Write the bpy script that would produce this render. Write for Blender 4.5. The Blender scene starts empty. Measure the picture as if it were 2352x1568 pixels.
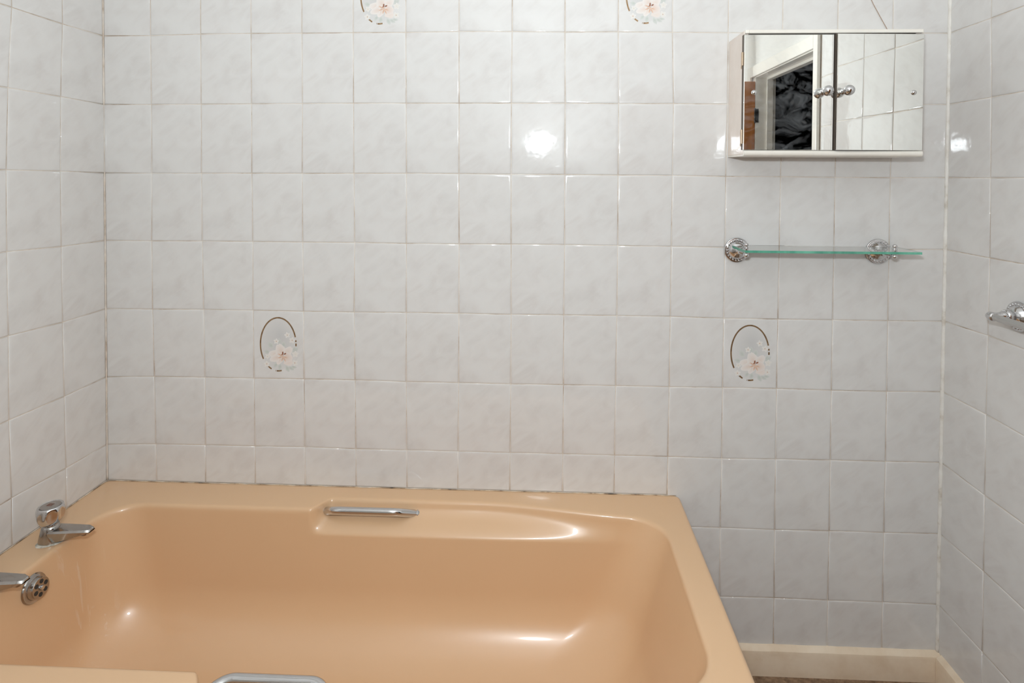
import bpy, math, random
from mathutils import Vector, Matrix

rnd = random.Random(7)
S = bpy.context.scene
COL = S.collection
PI = math.pi

# ------------------------------------------------------------------ camera, world, light, exposure
FL = 1.806                     # height of the first full grout line above the floor
cam_data = bpy.data.cameras.new('camera')
cam = bpy.data.objects.new('camera', cam_data)
COL.objects.link(cam)
cam.location = (1.29430, -1.60210, FL - 0.40091)
cam.rotation_mode = 'XYZ'
cam.rotation_euler = (1.5514785, -0.0051873, 0.0387777)
cam_data.sensor_fit = 'HORIZONTAL'
cam_data.sensor_width = 36.0
cam_data.lens = 1296.9947 / 2352 * 36.0
cam_data.shift_x = -31.12 / 2352
cam_data.shift_y = -357.956 / 2352
cam_data.clip_start = 0.01
S.camera = cam

world = bpy.data.worlds.new('world')
world.use_nodes = True
world.node_tree.nodes['Background'].inputs[0].default_value = (0.02, 0.02, 0.022, 1)
world.node_tree.nodes['Background'].inputs[1].default_value = 0.3
S.world = world

def area(name, loc, rot, sx, sy, power, color=(1, 1, 1)):
    d = bpy.data.lights.new(name, 'AREA')
    d.shape = 'RECTANGLE'
    d.size = sx
    d.size_y = sy
    d.energy = power
    d.color = color
    o = bpy.data.objects.new(name, d)
    COL.objects.link(o)
    o.location = loc
    o.rotation_euler = rot
    return o

# the photographer's flash just above the camera, direct light only
for fx in (-0.023, 0.023):            # one flash doubled into two spots to draw its highlight out oval
    fd = bpy.data.lights.new('flash', 'SPOT')
    fd.energy = 15.0
    fd.color = (0.875, 0.952, 1.0)
    fd.spot_size = math.radians(165)
    fd.spot_blend = 0.35
    fd.shadow_soft_size = 0.032
    flash = bpy.data.objects.new('flash', fd)
    COL.objects.link(flash)
    flash.location = (1.245 + fx, -1.60, 1.575)
    flash.rotation_euler = (math.radians(82), 0, 0)
area('bounce_fill', (1.34, -1.70, 1.425), (math.radians(180), 0, 0), 0.12, 0.10, 14.5, (0.875, 0.952, 1.0))  # added lamp aimed at the ceiling for soft, even fill

S.view_settings.view_transform = 'Standard'
S.view_settings.look = 'None'
S.view_settings.gamma = 1.0
S.view_settings.exposure = 0.63
S.view_settings.use_curve_mapping = False
S.cycles.max_bounces = 12
S.cycles.diffuse_bounces = 8
S.cycles.glossy_bounces = 6
S.cycles.transmission_bounces = 8
S.cycles.caustics_reflective = False

# ------------------------------------------------------------------ materials
def new_mat(name):
    m = bpy.data.materials.new(name)
    m.use_nodes = True
    nt = m.node_tree
    return m, nt, nt.nodes['Principled BSDF']

def node(nt, kind, **kw):
    n = nt.nodes.new(kind)
    for k, v in kw.items():
        setattr(n, k, v)
    return n

def plain(name, col, rough=0.5, metal=0.0, spec=0.5, coat=0.0):
    m, nt, b = new_mat(name)
    b.inputs['Base Color'].default_value = (*col, 1)
    b.inputs['Roughness'].default_value = rough
    b.inputs['Metallic'].default_value = metal
    b.inputs['Specular IOR Level'].default_value = spec
    b.inputs['Coat Weight'].default_value = coat
    return m

def ramp(nt, stops):
    r = node(nt, 'ShaderNodeValToRGB')
    e = r.color_ramp.elements
    while len(e) < len(stops):
        e.new(0.5)
    for i, (p, c) in enumerate(stops):
        e[i].position = p
        e[i].color = (*c, 1) if len(c) == 3 else c
    return r

def noise(nt, vec, scale, detail=4, rough=0.5, dist=0.0):
    n = node(nt, 'ShaderNodeTexNoise')
    n.inputs['Scale'].default_value = scale
    n.inputs['Detail'].default_value = detail
    n.inputs['Roughness'].default_value = rough
    n.inputs['Distortion'].default_value = dist
    if vec is not None:
        nt.links.new(vec, n.inputs['Vector'])
    return n

def mapping(nt, vec, scale=(1, 1, 1), rot=(0, 0, 0), loc=(0, 0, 0)):
    n = node(nt, 'ShaderNodeMapping')
    n.inputs['Scale'].default_value = scale
    n.inputs['Rotation'].default_value = rot
    n.inputs['Location'].default_value = loc
    nt.links.new(vec, n.inputs['Vector'])
    return n

def mixcol(nt, fac, a, b, mode='MIX'):
    n = node(nt, 'ShaderNodeMix', data_type='RGBA', blend_type=mode)
    for sock, v in ((n.inputs['Factor'], fac), (n.inputs['A'], a), (n.inputs['B'], b)):
        if hasattr(v, 'node'):
            nt.links.new(v, sock)
        elif isinstance(v, tuple):
            sock.default_value = (*v, 1)
        else:
            sock.default_value = v
    # the RGBA sockets share names with the float ones: address them by index
    return n

def mix_rgba(nt, fac, a, b, mode='MIX'):
    n = node(nt, 'ShaderNodeMix', data_type='RGBA', blend_type=mode)
    f, A, B = n.inputs[0], n.inputs[6], n.inputs[7]
    for sock, v in ((f, fac), (A, a), (B, b)):
        if hasattr(v, 'is_linked'):
            nt.links.new(v, sock)
        elif isinstance(v, tuple):
            sock.default_value = (*v, 1)
        else:
            sock.default_value = v
    return n.outputs[2]

TILE_ROUGH = 0.05

def tile_material():
    """Off-white glaze printed with faint diagonal grey and pink marbling; a few shifted copies of one print."""
    m, nt, b = new_mat('tile_glaze')
    tc = node(nt, 'ShaderNodeTexCoord')
    oi = node(nt, 'ShaderNodeObjectInfo')
    mul = node(nt, 'ShaderNodeMath', operation='MULTIPLY')
    nt.links.new(oi.outputs['Random'], mul.inputs[0])
    mul.inputs[1].default_value = 4.0
    fl = node(nt, 'ShaderNodeMath', operation='FLOOR')
    nt.links.new(mul.outputs[0], fl.inputs[0])
    comb = node(nt, 'ShaderNodeCombineXYZ')
    nt.links.new(fl.outputs[0], comb.inputs[1])
    add = node(nt, 'ShaderNodeVectorMath', operation='ADD')
    nt.links.new(tc.outputs['Object'], add.inputs[0])
    nt.links.new(comb.outputs[0], add.inputs[1])
    # local x runs along the wall, z up: streaks climb to the right at about 40 degrees
    rot = mapping(nt, add.outputs[0], (1, 1, 1), (0, math.radians(38), 0))
    st = mapping(nt, rot.outputs[0], (11, 11, 34))
    n1 = noise(nt, st.outputs[0], 1.0, 6, 0.62, 0.9)
    n2 = noise(nt, rot.outputs[0], 13.0, 3, 0.5, 0.3)
    n3 = noise(nt, add.outputs[0], 8.0, 2, 0.5)
    r1 = ramp(nt, [(0.30, (0, 0, 0)), (0.66, (1, 1, 1))])
    r2 = ramp(nt, [(0.36, (0, 0, 0)), (0.64, (1, 1, 1))])
    nt.links.new(n1.outputs['Fac'], r1.inputs[0])
    nt.links.new(n2.outputs['Fac'], r2.inputs[0])
    mm = node(nt, 'ShaderNodeMath', operation='MULTIPLY')
    nt.links.new(r1.outputs[0], mm.inputs[0])
    nt.links.new(r2.outputs[0], mm.inputs[1])
    tint = mix_rgba(nt, n3.outputs['Fac'], (0.632, 0.596, 0.574), (0.606, 0.596, 0.584))
    base = mix_rgba(nt, mm.outputs[0], (0.680, 0.670, 0.656), tint)
    nt.links.new(base, b.inputs['Base Color'])
    b.inputs['Roughness'].default_value = TILE_ROUGH
    b.inputs['Specular IOR Level'].default_value = 0.5
    # slightly wavy glaze
    nb = noise(nt, add.outputs[0], 26.0, 2, 0.5)
    bp = node(nt, 'ShaderNodeBump')
    bp.inputs['Strength'].default_value = 0.08
    bp.inputs['Distance'].default_value = 0.004
    nt.links.new(nb.outputs['Fac'], bp.inputs['Height'])
    nt.links.new(bp.outputs[0], b.inputs['Normal'])
    return m

def grout_material():
    m, nt, b = new_mat('grout')
    tc = node(nt, 'ShaderNodeTexCoord')
    n = noise(nt, tc.outputs['Object'], 9.0, 6, 0.65, 0.4)
    r = ramp(nt, [(0.32, (0.42, 0.32, 0.24)), (0.46, (0.64, 0.56, 0.48)), (0.68, (0.78, 0.74, 0.69))])
    nt.links.new(n.outputs['Fac'], r.inputs[0])
    nt.links.new(r.outputs[0], b.inputs['Base Color'])
    b.inputs['Roughness'].default_value = 0.85
    return m

def caulk_material(name, stops, scale):
    m, nt, b = new_mat(name)
    tc = node(nt, 'ShaderNodeTexCoord')
    n = noise(nt, tc.outputs['Object'], scale, 5, 0.6)
    r = ramp(nt, stops)
    nt.links.new(n.outputs['Fac'], r.inputs[0])
    nt.links.new(r.outputs[0], b.inputs['Base Color'])
    b.inputs['Roughness'].default_value = 0.5
    return m

def bath_material():
    """Peach acrylic with pale limescale runs below the tap."""
    m, nt, b = new_mat('peach_acrylic')
    tc = node(nt, 'ShaderNodeTexCoord')
    P = tc.outputs['Object']
    base_n = noise(nt, P, 5.0, 3, 0.5)
    base = mix_rgba(nt, base_n.outputs['Fac'], (0.655, 0.430, 0.252), (0.680, 0.445, 0.264))
    sep = node(nt, 'ShaderNodeSeparateXYZ')
    nt.links.new(P, sep.inputs[0])
    # thin runs: noise stretched downwards, kept to the wall below the tap
    st = mapping(nt, P, (55, 55, 4.5))
    n = noise(nt, st.outputs[0], 1.0, 4, 0.6, 0.6)
    r = ramp(nt, [(0.60, (0, 0, 0)), (0.66, (1, 1, 1))])
    nt.links.new(n.outputs['Fac'], r.inputs[0])
    def band(sock, c, w):
        s = node(nt, 'ShaderNodeMath', operation='SUBTRACT'); nt.links.new(sock, s.inputs[0]); s.inputs[1].default_value = c
        a = node(nt, 'ShaderNodeMath', operation='ABSOLUTE'); nt.links.new(s.outputs[0], a.inputs[0])
        mr = node(nt, 'ShaderNodeMapRange'); nt.links.new(a.outputs[0], mr.inputs[0])
        mr.inputs[1].default_value = w; mr.inputs[2].default_value = w * 0.5; mr.inputs[3].default_value = 0; mr.inputs[4].default_value = 1
        return mr.outputs[0]
    k = node(nt, 'ShaderNodeMath', operation='MULTIPLY'); nt.links.new(band(sep.outputs[0], 0.15, 0.06), k.inputs[0]); nt.links.new(band(sep.outputs[1], -0.245, 0.075), k.inputs[1])
    k2 = node(nt, 'ShaderNodeMath', operation='MULTIPLY'); nt.links.new(k.outputs[0], k2.inputs[0]); nt.links.new(r.outputs[0], k2.inputs[1])
    k3 = node(nt, 'ShaderNodeMath', operation='MULTIPLY'); nt.links.new(k2.outputs[0], k3.inputs[0]); k3.inputs[1].default_value = 0.45
    col = mix_rgba(nt, k3.outputs[0], base, (0.74, 0.60, 0.47))
    nt.links.new(col, b.inputs['Base Color'])
    b.inputs['Roughness'].default_value = 0.30
    b.inputs['Coat Weight'].default_value = 0.30
    b.inputs['Coat Roughness'].default_value = 0.07
    b.inputs['Specular IOR Level'].default_value = 0.5
    return m

def chrome_material(name, spots=0.0, rough=0.06, col=(0.80, 0.80, 0.82)):
    m, nt, b = new_mat(name)
    b.inputs['Metallic'].default_value = 1.0
    tc = node(nt, 'ShaderNodeTexCoord')
    n = noise(nt, tc.outputs['Object'], 120.0, 5, 0.65, 0.3)
    r = ramp(nt, [(0.50, (0, 0, 0)), (0.68, (1, 1, 1))])
    nt.links.new(n.outputs['Fac'], r.inputs[0])
    k = node(nt, 'ShaderNodeMath', operation='MULTIPLY'); nt.links.new(r.outputs[0], k.inputs[0]); k.inputs[1].default_value = spots
    c = mix_rgba(nt, k.outputs[0], col, (0.52, 0.47, 0.43))
    nt.links.new(c, b.inputs['Base Color'])
    ad = node(nt, 'ShaderNodeMath', operation='ADD'); nt.links.new(k.outputs[0], ad.inputs[0]); ad.inputs[1].default_value = rough
    nt.links.new(ad.outputs[0], b.inputs['Roughness'])
    return m

def mirror_material(name, smear):
    """Silvered glass; the older pane carries wiped smears."""
    m, nt, b = new_mat(name)
    out = nt.nodes['Material Output']
    b.inputs['Metallic'].default_value = 1.0
    b.inputs['Base Color'].default_value = (0.90, 0.905, 0.875, 1)
    b.inputs['Roughness'].default_value = 0.0
    if smear > 0:
        tc = node(nt, 'ShaderNodeTexCoord')
        mp = mapping(nt, tc.outputs['Object'], (1, 1, 1.6), (0, math.radians(-24), 0))
        n = noise(nt, mp.outputs[0], 16.0, 5, 0.62, 1.6)
        r = ramp(nt, [(0.42, (0, 0, 0)), (0.74, (1, 1, 1))])
        nt.links.new(n.outputs['Fac'], r.inputs[0])
        k = node(nt, 'ShaderNodeMath', operation='MULTIPLY'); nt.links.new(r.outputs[0], k.inputs[0]); k.inputs[1].default_value = smear
        d = node(nt, 'ShaderNodeBsdfDiffuse'); d.inputs[0].default_value = (0.62, 0.64, 0.66, 1)
        mx = node(nt, 'ShaderNodeMixShader')
        nt.links.new(k.outputs[0], mx.inputs[0]); nt.links.new(b.outputs[0], mx.inputs[1]); nt.links.new(d.outputs[0], mx.inputs[2])
        nt.links.new(mx.outputs[0], out.inputs[0])
    return m

def wood_material():
    m, nt, b = new_mat('door_wood')
    tc = node(nt, 'ShaderNodeTexCoord')
    mp = mapping(nt, tc.outputs['Object'], (14, 14, 1.1))
    n = noise(nt, mp.outputs[0], 2.2, 6, 0.6, 0.8)
    r = ramp(nt, [(0.30, (0.30, 0.105, 0.030)), (0.55, (0.42, 0.165, 0.052)), (0.78, (0.50, 0.21, 0.075))])
    nt.links.new(n.outputs['Fac'], r.inputs[0]); nt.links.new(r.outputs[0], b.inputs['Base Color'])
    b.inputs['Roughness'].default_value = 0.28
    return m

def floor_material():
    m, nt, b = new_mat('brown_floor')
    tc = node(nt, 'ShaderNodeTexCoord')
    n = noise(nt, tc.outputs['Object'], 60.0, 6, 0.7)
    r = ramp(nt, [(0.32, (0.10, 0.055, 0.030)), (0.55, (0.26, 0.165, 0.10)), (0.75, (0.40, 0.28, 0.18))])
    nt.links.new(n.outputs['Fac'], r.inputs[0]); nt.links.new(r.outputs[0], b.inputs['Base Color'])
    b.inputs['Roughness'].default_value = 0.6
    return m

def cream_paint(name, a, c, rough, scale=18.0):
    m, nt, b = new_mat(name)
    tc = node(nt, 'ShaderNodeTexCoord')
    n = noise(nt, tc.outputs['Object'], scale, 5, 0.6)
    r = ramp(nt, [(0.34, c), (0.60, a)])
    nt.links.new(n.outputs['Fac'], r.inputs[0]); nt.links.new(r.outputs[0], b.inputs['Base Color'])
    b.inputs['Roughness'].default_value = rough
    nb = noise(nt, tc.outputs['Object'], 45.0, 3, 0.5)
    bp = node(nt, 'ShaderNodeBump'); bp.inputs['Strength'].default_value = 0.12; bp.inputs['Distance'].default_value = 0.003
    nt.links.new(nb.outputs['Fac'], bp.inputs['Height']); nt.links.new(bp.outputs[0], b.inputs['Normal'])
    return m

def glass_material():
    m, nt, b = new_mat('shelf_glass')
    b.inputs['Base Color'].default_value = (0.955, 0.985, 0.970, 1)
    b.inputs['Roughness'].default_value = 0.0
    b.inputs['IOR'].default_value = 1.5
    b.inputs['Transmission Weight'].default_value = 1.0
    return m

def glass_edge_material():
    m, nt, b = new_mat('shelf_glass_edge')
    tc = node(nt, 'ShaderNodeTexCoord')
    n = noise(nt, mapping(nt, tc.outputs['Object'], (30, 1, 1)).outputs[0], 1.0, 3, 0.5)
    r = ramp(nt, [(0.36, (0.075, 0.29, 0.205)), (0.62, (0.155, 0.46, 0.335))])
    nt.links.new(n.outputs['Fac'], r.inputs[0]); nt.links.new(r.outputs[0], b.inputs['Base Color'])
    b.inputs['Roughness'].default_value = 0.15
    return m

def print_material():
    m, nt, b = new_mat('tile_print')
    a = node(nt, 'ShaderNodeVertexColor', layer_name='pigment')
    nt.links.new(a.outputs[0], b.inputs['Base Color'])
    b.inputs['Roughness'].default_value = 0.10
    return m

def gold_material():
    m, nt, b = new_mat('tile_gold_line')
    tc = node(nt, 'ShaderNodeTexCoord')
    n = noise(nt, tc.outputs['Object'], 90.0, 4, 0.6)
    r = ramp(nt, [(0.35, (0.24, 0.145, 0.075)), (0.65, (0.38, 0.25, 0.135))])
    nt.links.new(n.outputs['Fac'], r.inputs[0]); nt.links.new(r.outputs[0], b.inputs['Base Color'])
    b.inputs['Metallic'].default_value = 0.55
    b.inputs['Roughness'].default_value = 0.34
    return m

M_TILE = tile_material()
M_GROUT = grout_material()
M_CAULK = caulk_material('white_caulk', [(0.30, (0.55, 0.50, 0.43)), (0.45, (0.72, 0.69, 0.64)), (0.70, (0.80, 0.785, 0.75))], 26.0)
M_SEAL = caulk_material('bath_sealant', [(0.35, (0.05, 0.035, 0.025)), (0.43, (0.36, 0.25, 0.16)), (0.50, (0.66, 0.52, 0.37)), (0.66, (0.76, 0.70, 0.62))], 16.0)
M_BATH = bath_material()
M_CHROME = chrome_material('chrome', 0.05, 0.06, (0.66, 0.66, 0.67))
M_CHROME_DARKENED = chrome_material('limescaled_darkened_chrome', 0.16, 0.12, (0.44, 0.425, 0.41))  # base colour darkened to imitate dark reflections; the spots are limescale
M_SATIN = chrome_material('satin_chrome', 0.0, 0.30, (0.60, 0.59, 0.58))
M_MIRROR_SMEARED = mirror_material('smeared_mirror', 0.16)
M_MIRROR = mirror_material('clean_mirror', 0.02)
M_WOOD = wood_material()
M_FLOOR = floor_material()
M_SKIRT = cream_paint('skirting_paint', (0.80, 0.68, 0.535), (0.71, 0.57, 0.42), 0.35, 9.0)
M_CABINET = cream_paint('cabinet_paint', (0.80, 0.765, 0.70), (0.74, 0.70, 0.63), 0.22, 14.0)
M_CABINET_SIDE = cream_paint('cabinet_side_paint', (0.78, 0.70, 0.635), (0.74, 0.65, 0.58), 0.14, 14.0)
M_WHITE = plain('white_wall_paint', (0.66, 0.645, 0.615), 0.6)
M_CEIL = plain('white_ceiling_paint', (0.78, 0.77, 0.75), 0.8)
M_FRAME = plain('white_gloss_frame', (0.74, 0.71, 0.655), 0.25)
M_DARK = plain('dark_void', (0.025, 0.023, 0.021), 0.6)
M_HALL = plain('unlit_hall_dark', (0.11, 0.11, 0.11), 0.9)  # dark base colour stands in for the lack of light in the passage
M_BLACK = plain('black_iron', (0.02, 0.018, 0.016), 0.45)
M_RUST = plain('rusty_painted_steel', (0.50, 0.375, 0.26), 0.35, 0.2)
M_RED = plain('red_brown_bars', (0.17, 0.055, 0.03), 0.4)
M_CORD = plain('brown_string', (0.36, 0.25, 0.185), 0.8)
M_GLASS = glass_material()
M_GLASS_EDGE = glass_edge_material()
M_PRINT = print_material()
M_GOLD = gold_material()
M_SCALE = caulk_material('limescale_crust', [(0.35, (0.33, 0.30, 0.25)), (0.50, (0.60, 0.55, 0.47)), (0.68, (0.72, 0.66, 0.56))], 90.0)

# ------------------------------------------------------------------ mesh helpers
class MB:
    def __init__(self):
        self.v, self.f, self.m, self.c = [], [], [], None

    def add(self, verts, faces, mat=0):
        o = len(self.v)
        self.v += [tuple(p) for p in verts]
        self.f += [tuple(i + o for i in q) for q in faces]
        self.m += [mat] * len(faces)

    def box(self, lo, hi, mat=0):
        x0, y0, z0 = lo; x1, y1, z1 = hi
        self.add([(x0, y0, z0), (x1, y0, z0), (x1, y1, z0), (x0, y1, z0), (x0, y0, z1), (x1, y0, z1), (x1, y1, z1), (x0, y1, z1)],
                 [(0, 3, 2, 1), (4, 5, 6, 7), (0, 1, 5, 4), (1, 2, 6, 5), (2, 3, 7, 6), (3, 0, 4, 7)], mat)

    def loft(self, rings, closed=True, caps=True, mat=0):
        n = len(rings[0]); v = [p for r in rings for p in r]; f = []
        for i in range(len(rings) - 1):
            for j in range(n if closed else n - 1):
                k = (j + 1) % n
                f.append((i * n + j, i * n + k, (i + 1) * n + k, (i + 1) * n + j))
        if caps and closed:
            f.append(tuple(range(n - 1, -1, -1)))
            f.append(tuple(range((len(rings) - 1) * n, len(rings) * n)))
        self.add(v, f, mat)

    def lathe(self, prof, origin=(0, 0, 0), axis='Z', n=32, mat=0):
        """prof: (radius, height) pairs turned about an axis vector through origin."""
        ax = {'X': Vector((1, 0, 0)), 'Y': Vector((0, 1, 0)), 'Z': Vector((0, 0, 1))}[axis] if isinstance(axis, str) else Vector(axis).normalized()
        t = Vector((0, 0, 1)) if abs(ax.z) < 0.9 else Vector((1, 0, 0))
        u = ax.cross(t).normalized(); w = ax.cross(u)
        O = Vector(origin)
        rings = [[O + ax * h + (u * math.cos(2 * PI * k / n) + w * math.sin(2 * PI * k / n)) * max(r, 1e-5) for k in range(n)] for r, h in prof]
        self.loft(rings, True, True, mat)

    def tube(self, path, r, n=16, mat=0, caps=True):
        P = [Vector(p) for p in path]
        rings, up = [], None
        for i, p in enumerate(P):
            d = (P[min(i + 1, len(P) - 1)] - P[max(i - 1, 0)]).normalized()
            if up is None:
                up = d.cross(Vector((0, 0, 1)) if abs(d.z) < 0.9 else Vector((1, 0, 0))).normalized()
            up = (up - d * up.dot(d)).normalized()
            w = d.cross(up)
            rr = r[i] if isinstance(r, (list, tuple)) else r
            rings.append([p + (up * math.cos(2 * PI * k / n) + w * math.sin(2 * PI * k / n)) * rr for k in range(n)])
        self.loft(rings, True, caps, mat)

    def sphere(self, c, r, n=24, m=14, mat=0, sc=(1, 1, 1)):
        rings = []
        for i in range(m + 1):
            a = -PI / 2 + PI * i / m
            rr = max(math.cos(a), 1e-4) * r
            rings.append([(c[0] + rr * math.cos(2 * PI * k / n) * sc[0], c[1] + rr * math.sin(2 * PI * k / n) * sc[1], c[2] + r * math.sin(a) * sc[2]) for k in range(n)])
        self.loft(rings, True, True, mat)

    def build(self, name, mats, parent=None, smooth=True, origin=(0, 0, 0), bevel=0.0, angle=35):
        me = bpy.data.meshes.new(name)
        o3 = Vector(origin)
        me.from_pydata([tuple(Vector(p) - o3) for p in self.v], [], self.f)
        mats = mats if isinstance(mats, (list, tuple)) else [mats]
        for m in mats:
            me.materials.append(m)
        me.polygons.foreach_set('material_index', self.m)
        if smooth:
            me.polygons.foreach_set('use_smooth', [True] * len(me.polygons))
            if angle < 180:
                me.set_sharp_from_angle(angle=math.radians(angle))
        me.update()
        o = bpy.data.objects.new(name, me)
        COL.objects.link(o)
        if parent is not None:
            o.parent = parent
            o.location = o3 - parent_origin(parent)
        else:
            o.location = o3
        if bevel:
            b = o.modifiers.new('bevel', 'BEVEL'); b.width = bevel; b.segments = 3; b.limit_method = 'ANGLE'
            b.harden_normals = False
        return o

def parent_origin(p):
    v = Vector(p.location)
    while p.parent is not None:
        p = p.parent
        v += Vector(p.location)
    return v

def tag(o, label=None, cat=None, group=None, kind=None):
    for k, v in (('label', label), ('category', cat), ('group', group), ('kind', kind)):
        if v:
            o[k] = v
    return o

def thing(name, loc, label, cat, group=None):
    o = bpy.data.objects.new(name, None)
    COL.objects.link(o)
    o.location = loc
    o.empty_display_size = 0.05
    return tag(o, label, cat, group)

def bez(p0, p1, p2, n=8):
    p0, p1, p2 = Vector(p0), Vector(p1), Vector(p2)
    return [p0 * (1 - t) ** 2 + p1 * 2 * t * (1 - t) + p2 * t * t for t in [i / n for i in range(n + 1)]]

# ------------------------------------------------------------------ room shell
RX = 2.3956                    # inner face of the right wall
FY = -2.10                     # wall behind the camera
CZ = 2.30                      # ceiling
DY0, DY1, DH = -1.033, -1.703, 1.925   # doorway in the right wall

def structure(name, mb, mat, label, parent=None, **kw):
    o = mb.build(name, mat, parent, **kw)
    return tag(o, label, None, None, 'structure')

b = MB(); b.box((-0.12, FY - 0.12, -0.06), (RX + 0.10, 0.12, 0.0))
structure('floor', b, M_FLOOR, 'brown mottled floor below the cream skirting', smooth=False)
b = MB(); b.box((-0.12, FY - 0.12, CZ), (RX + 0.10, 0.12, CZ + 0.06))
structure('ceiling', b, M_CEIL, 'white painted ceiling above the tiled walls', smooth=False)
b = MB(); b.box((-0.12, 0.0, 0.0), (RX + 0.10, 0.12, CZ))
WALL_BACK = structure('wall_back', b, M_GROUT, 'long white tiled wall behind the bath', smooth=False)
b = MB(); b.box((-0.12, FY, 0.0), (0.0, 0.0, CZ))
WALL_LEFT = structure('wall_left', b, M_GROUT, 'white tiled wall at the tap end of the bath', smooth=False)
b = MB()
hy0, hy1, hz = DY0 + 0.03, DY1 - 0.03, DH + 0.03
b.box((RX, hy0, 0.0), (RX + 0.10, 0.0, CZ))
WALL_RIGHT = structure('wall_right', b, M_GROUT, 'white tiled wall with the towel rail', smooth=False)
b = MB()
b.box((RX, hy1, hz), (RX + 0.10, hy0, CZ)); b.box((RX, FY, 0.0), (RX + 0.10, hy1, CZ))
structure('wall_doorway', b, M_WHITE, 'white painted wall around the doorway', smooth=False)
b = MB(); b.box((-0.12, FY - 0.12, 0.0), (RX + 0.10, FY, CZ))
structure('wall_front', b, M_WHITE, 'white painted wall facing the bath', smooth=False)
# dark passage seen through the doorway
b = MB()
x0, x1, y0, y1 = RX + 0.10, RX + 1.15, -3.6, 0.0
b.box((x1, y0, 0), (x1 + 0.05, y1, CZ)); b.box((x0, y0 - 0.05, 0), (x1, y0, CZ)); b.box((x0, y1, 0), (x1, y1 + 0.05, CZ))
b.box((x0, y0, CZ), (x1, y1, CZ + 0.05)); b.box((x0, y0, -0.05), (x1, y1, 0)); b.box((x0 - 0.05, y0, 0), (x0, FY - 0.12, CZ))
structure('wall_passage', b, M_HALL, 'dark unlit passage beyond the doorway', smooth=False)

# ------------------------------------------------------------------ wall tiles
GX, GZ, G0, L1, R1 = 0.150, 0.200, 0.14208, 0.14303, 0.15162
TF = 0.0016                    # tile face stands this far proud of the grout bed
# how far (mm, along the wall and up) each grout crossing was laid off the perfect grid
N = None
OFF_B = [
 [(0,-4),(-1,0),(-3,1),(-4,1),(-5,2),(-3,2),(-1,4),(0,3),(-1,1),(-2,1),(-1,-1),(3,-3),(2,-4),(2,-4),(1,-5)],
 [(1,-3),(-1,-2),(-2,-1),(-3,0),(-4,1),(-2,1),(0,1),(-1,1),(1,1),(1,0),(4,0),(4,-1),(3,-2),(2,-2),(1,-2)],
 [(1,-3),(-1,-2),(-2,-1),(-4,-1),(-3,0),(-1,1),(0,1),(-1,0),(1,0),(1,-1),(3,-1),(1,-3),(2,-3),(1,-4),(1,-4)],
 [(-1,0),(0,1),(0,1),(-3,1),(-1,1),(-1,0),(1,0),(0,1),(2,1),(2,0),(2,-1),(1,-2),(1,-2),(1,-3),(1,-3)],
 [(0,0),(3,1),(0,1),(-1,0),(-3,0),(-1,1),(1,1),(1,0),(1,1),(1,1),(1,1),(0,-2),(0,-2),(0,-2),(1,-2)],
 [(4,2),(6,2),(2,2),(0,3),(0,3),(-1,1),(1,1),(1,0),(1,1),(-1,1),(0,1),(-1,2),(-1,2),(0,0),(1,0)],
 [(7,2),(6,3),(4,3),(2,4),(2,2),(1,2),(0,2),(0,2),(1,2),(-2,2),(-2,2),(-1,0),(-1,2),(0,3),(1,3)],
 [N,N,N,N,N,N,N,N,N,N,(-2,2),(-3,2),(-1,1),(0,2),(0,2)],
 [N,N,N,N,N,N,N,N,N,N,(-2,3),(-2,4),(0,6),(-1,4),(0,4)]]
OFF_BR = [(-3,-7),(-2,-2),(0,-3),(0,-2),(0,-1),(-2,2),(-4,4),(-5,3),(-5,3)]      # right hand corner
OFF_LC = [-4,-3,-2,0,-1,-2,-2]                                                     # left hand corner, up only
OFF_L = [[(5,-6),(-3,0),(-7,2),(-6,1),(-5,-2),(-2,-3),(1,1)], [(12,-4),(0,1),(-7,4),(-8,8),(-7,5),(-8,1),(-4,9)]]
OFF_R = [(6,-6),(0,-3),(-3,-3),(-6,-2),(-5,4),(-4,5),(-5,1),(-7,9),(-9,5)]

def off(tab, j):
    if j < 0 or j >= len(tab) or tab[j] is None:
        return tab[0] if j < 0 and tab[0] is not None else (0, 0)
    return tab[j]

def row_z(j):
    if j == -3: return CZ
    if j >= 9: return 0.0
    return FL - GZ * j

def back_point(c, j):
    """grout crossing c (-1 is the left corner, 15 the right corner), row line j, in wall coordinates (x, z)"""
    z = row_z(j)
    if c == -1:
        dz = OFF_LC[min(max(j, 0), 6)] if j > -3 else 0
        return 0.0025, z + dz * 1e-3
    if c == 15:
        dx, dz = OFF_BR[min(max(j, 0), 8)]
        return RX - 0.003, z + (dz * 1e-3 if -3 < j < 9 else 0)
    t = OFF_B[min(max(j, 0), 8)][c] or (0, 0)
    return G0 + GX * c + t[0] * 1e-3, z + (t[1] * 1e-3 if -3 < j < 9 else 0)

def left_point(c, j):
    """u is measured from the back corner towards the room"""
    z = row_z(j)
    if c == -1:
        return 0.0025, z + (OFF_LC[min(max(j, 0), 6)] * 1e-3 if -3 < j else 0)
    if c < 2:
        t = OFF_L[c][min(max(j, 0), 6)]
    else:
        t = (OFF_L[1][min(max(j, 0), 6)][0] * 0.6, OFF_L[1][min(max(j, 0), 6)][1] * 0.6)
    return L1 + GX * c - t[0] * 1e-3, z + (t[1] * 1e-3 if -3 < j < 9 else 0)

def right_point(c, j):
    z = row_z(j)
    if c == -1:
        return 0.003, z + (OFF_BR[min(max(j, 0), 8)][1] * 1e-3 if -3 < j < 9 else 0)
    t = OFF_R[min(max(j, 0), 8)]
    k = 1.0 if c == 0 else 0.6
    u = R1 + GX * c - t[0] * 1e-3 * k
    if c == 6: u = 0.984
    return u, z + (t[1] * 1e-3 * k if -3 < j < 9 else 0)

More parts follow.
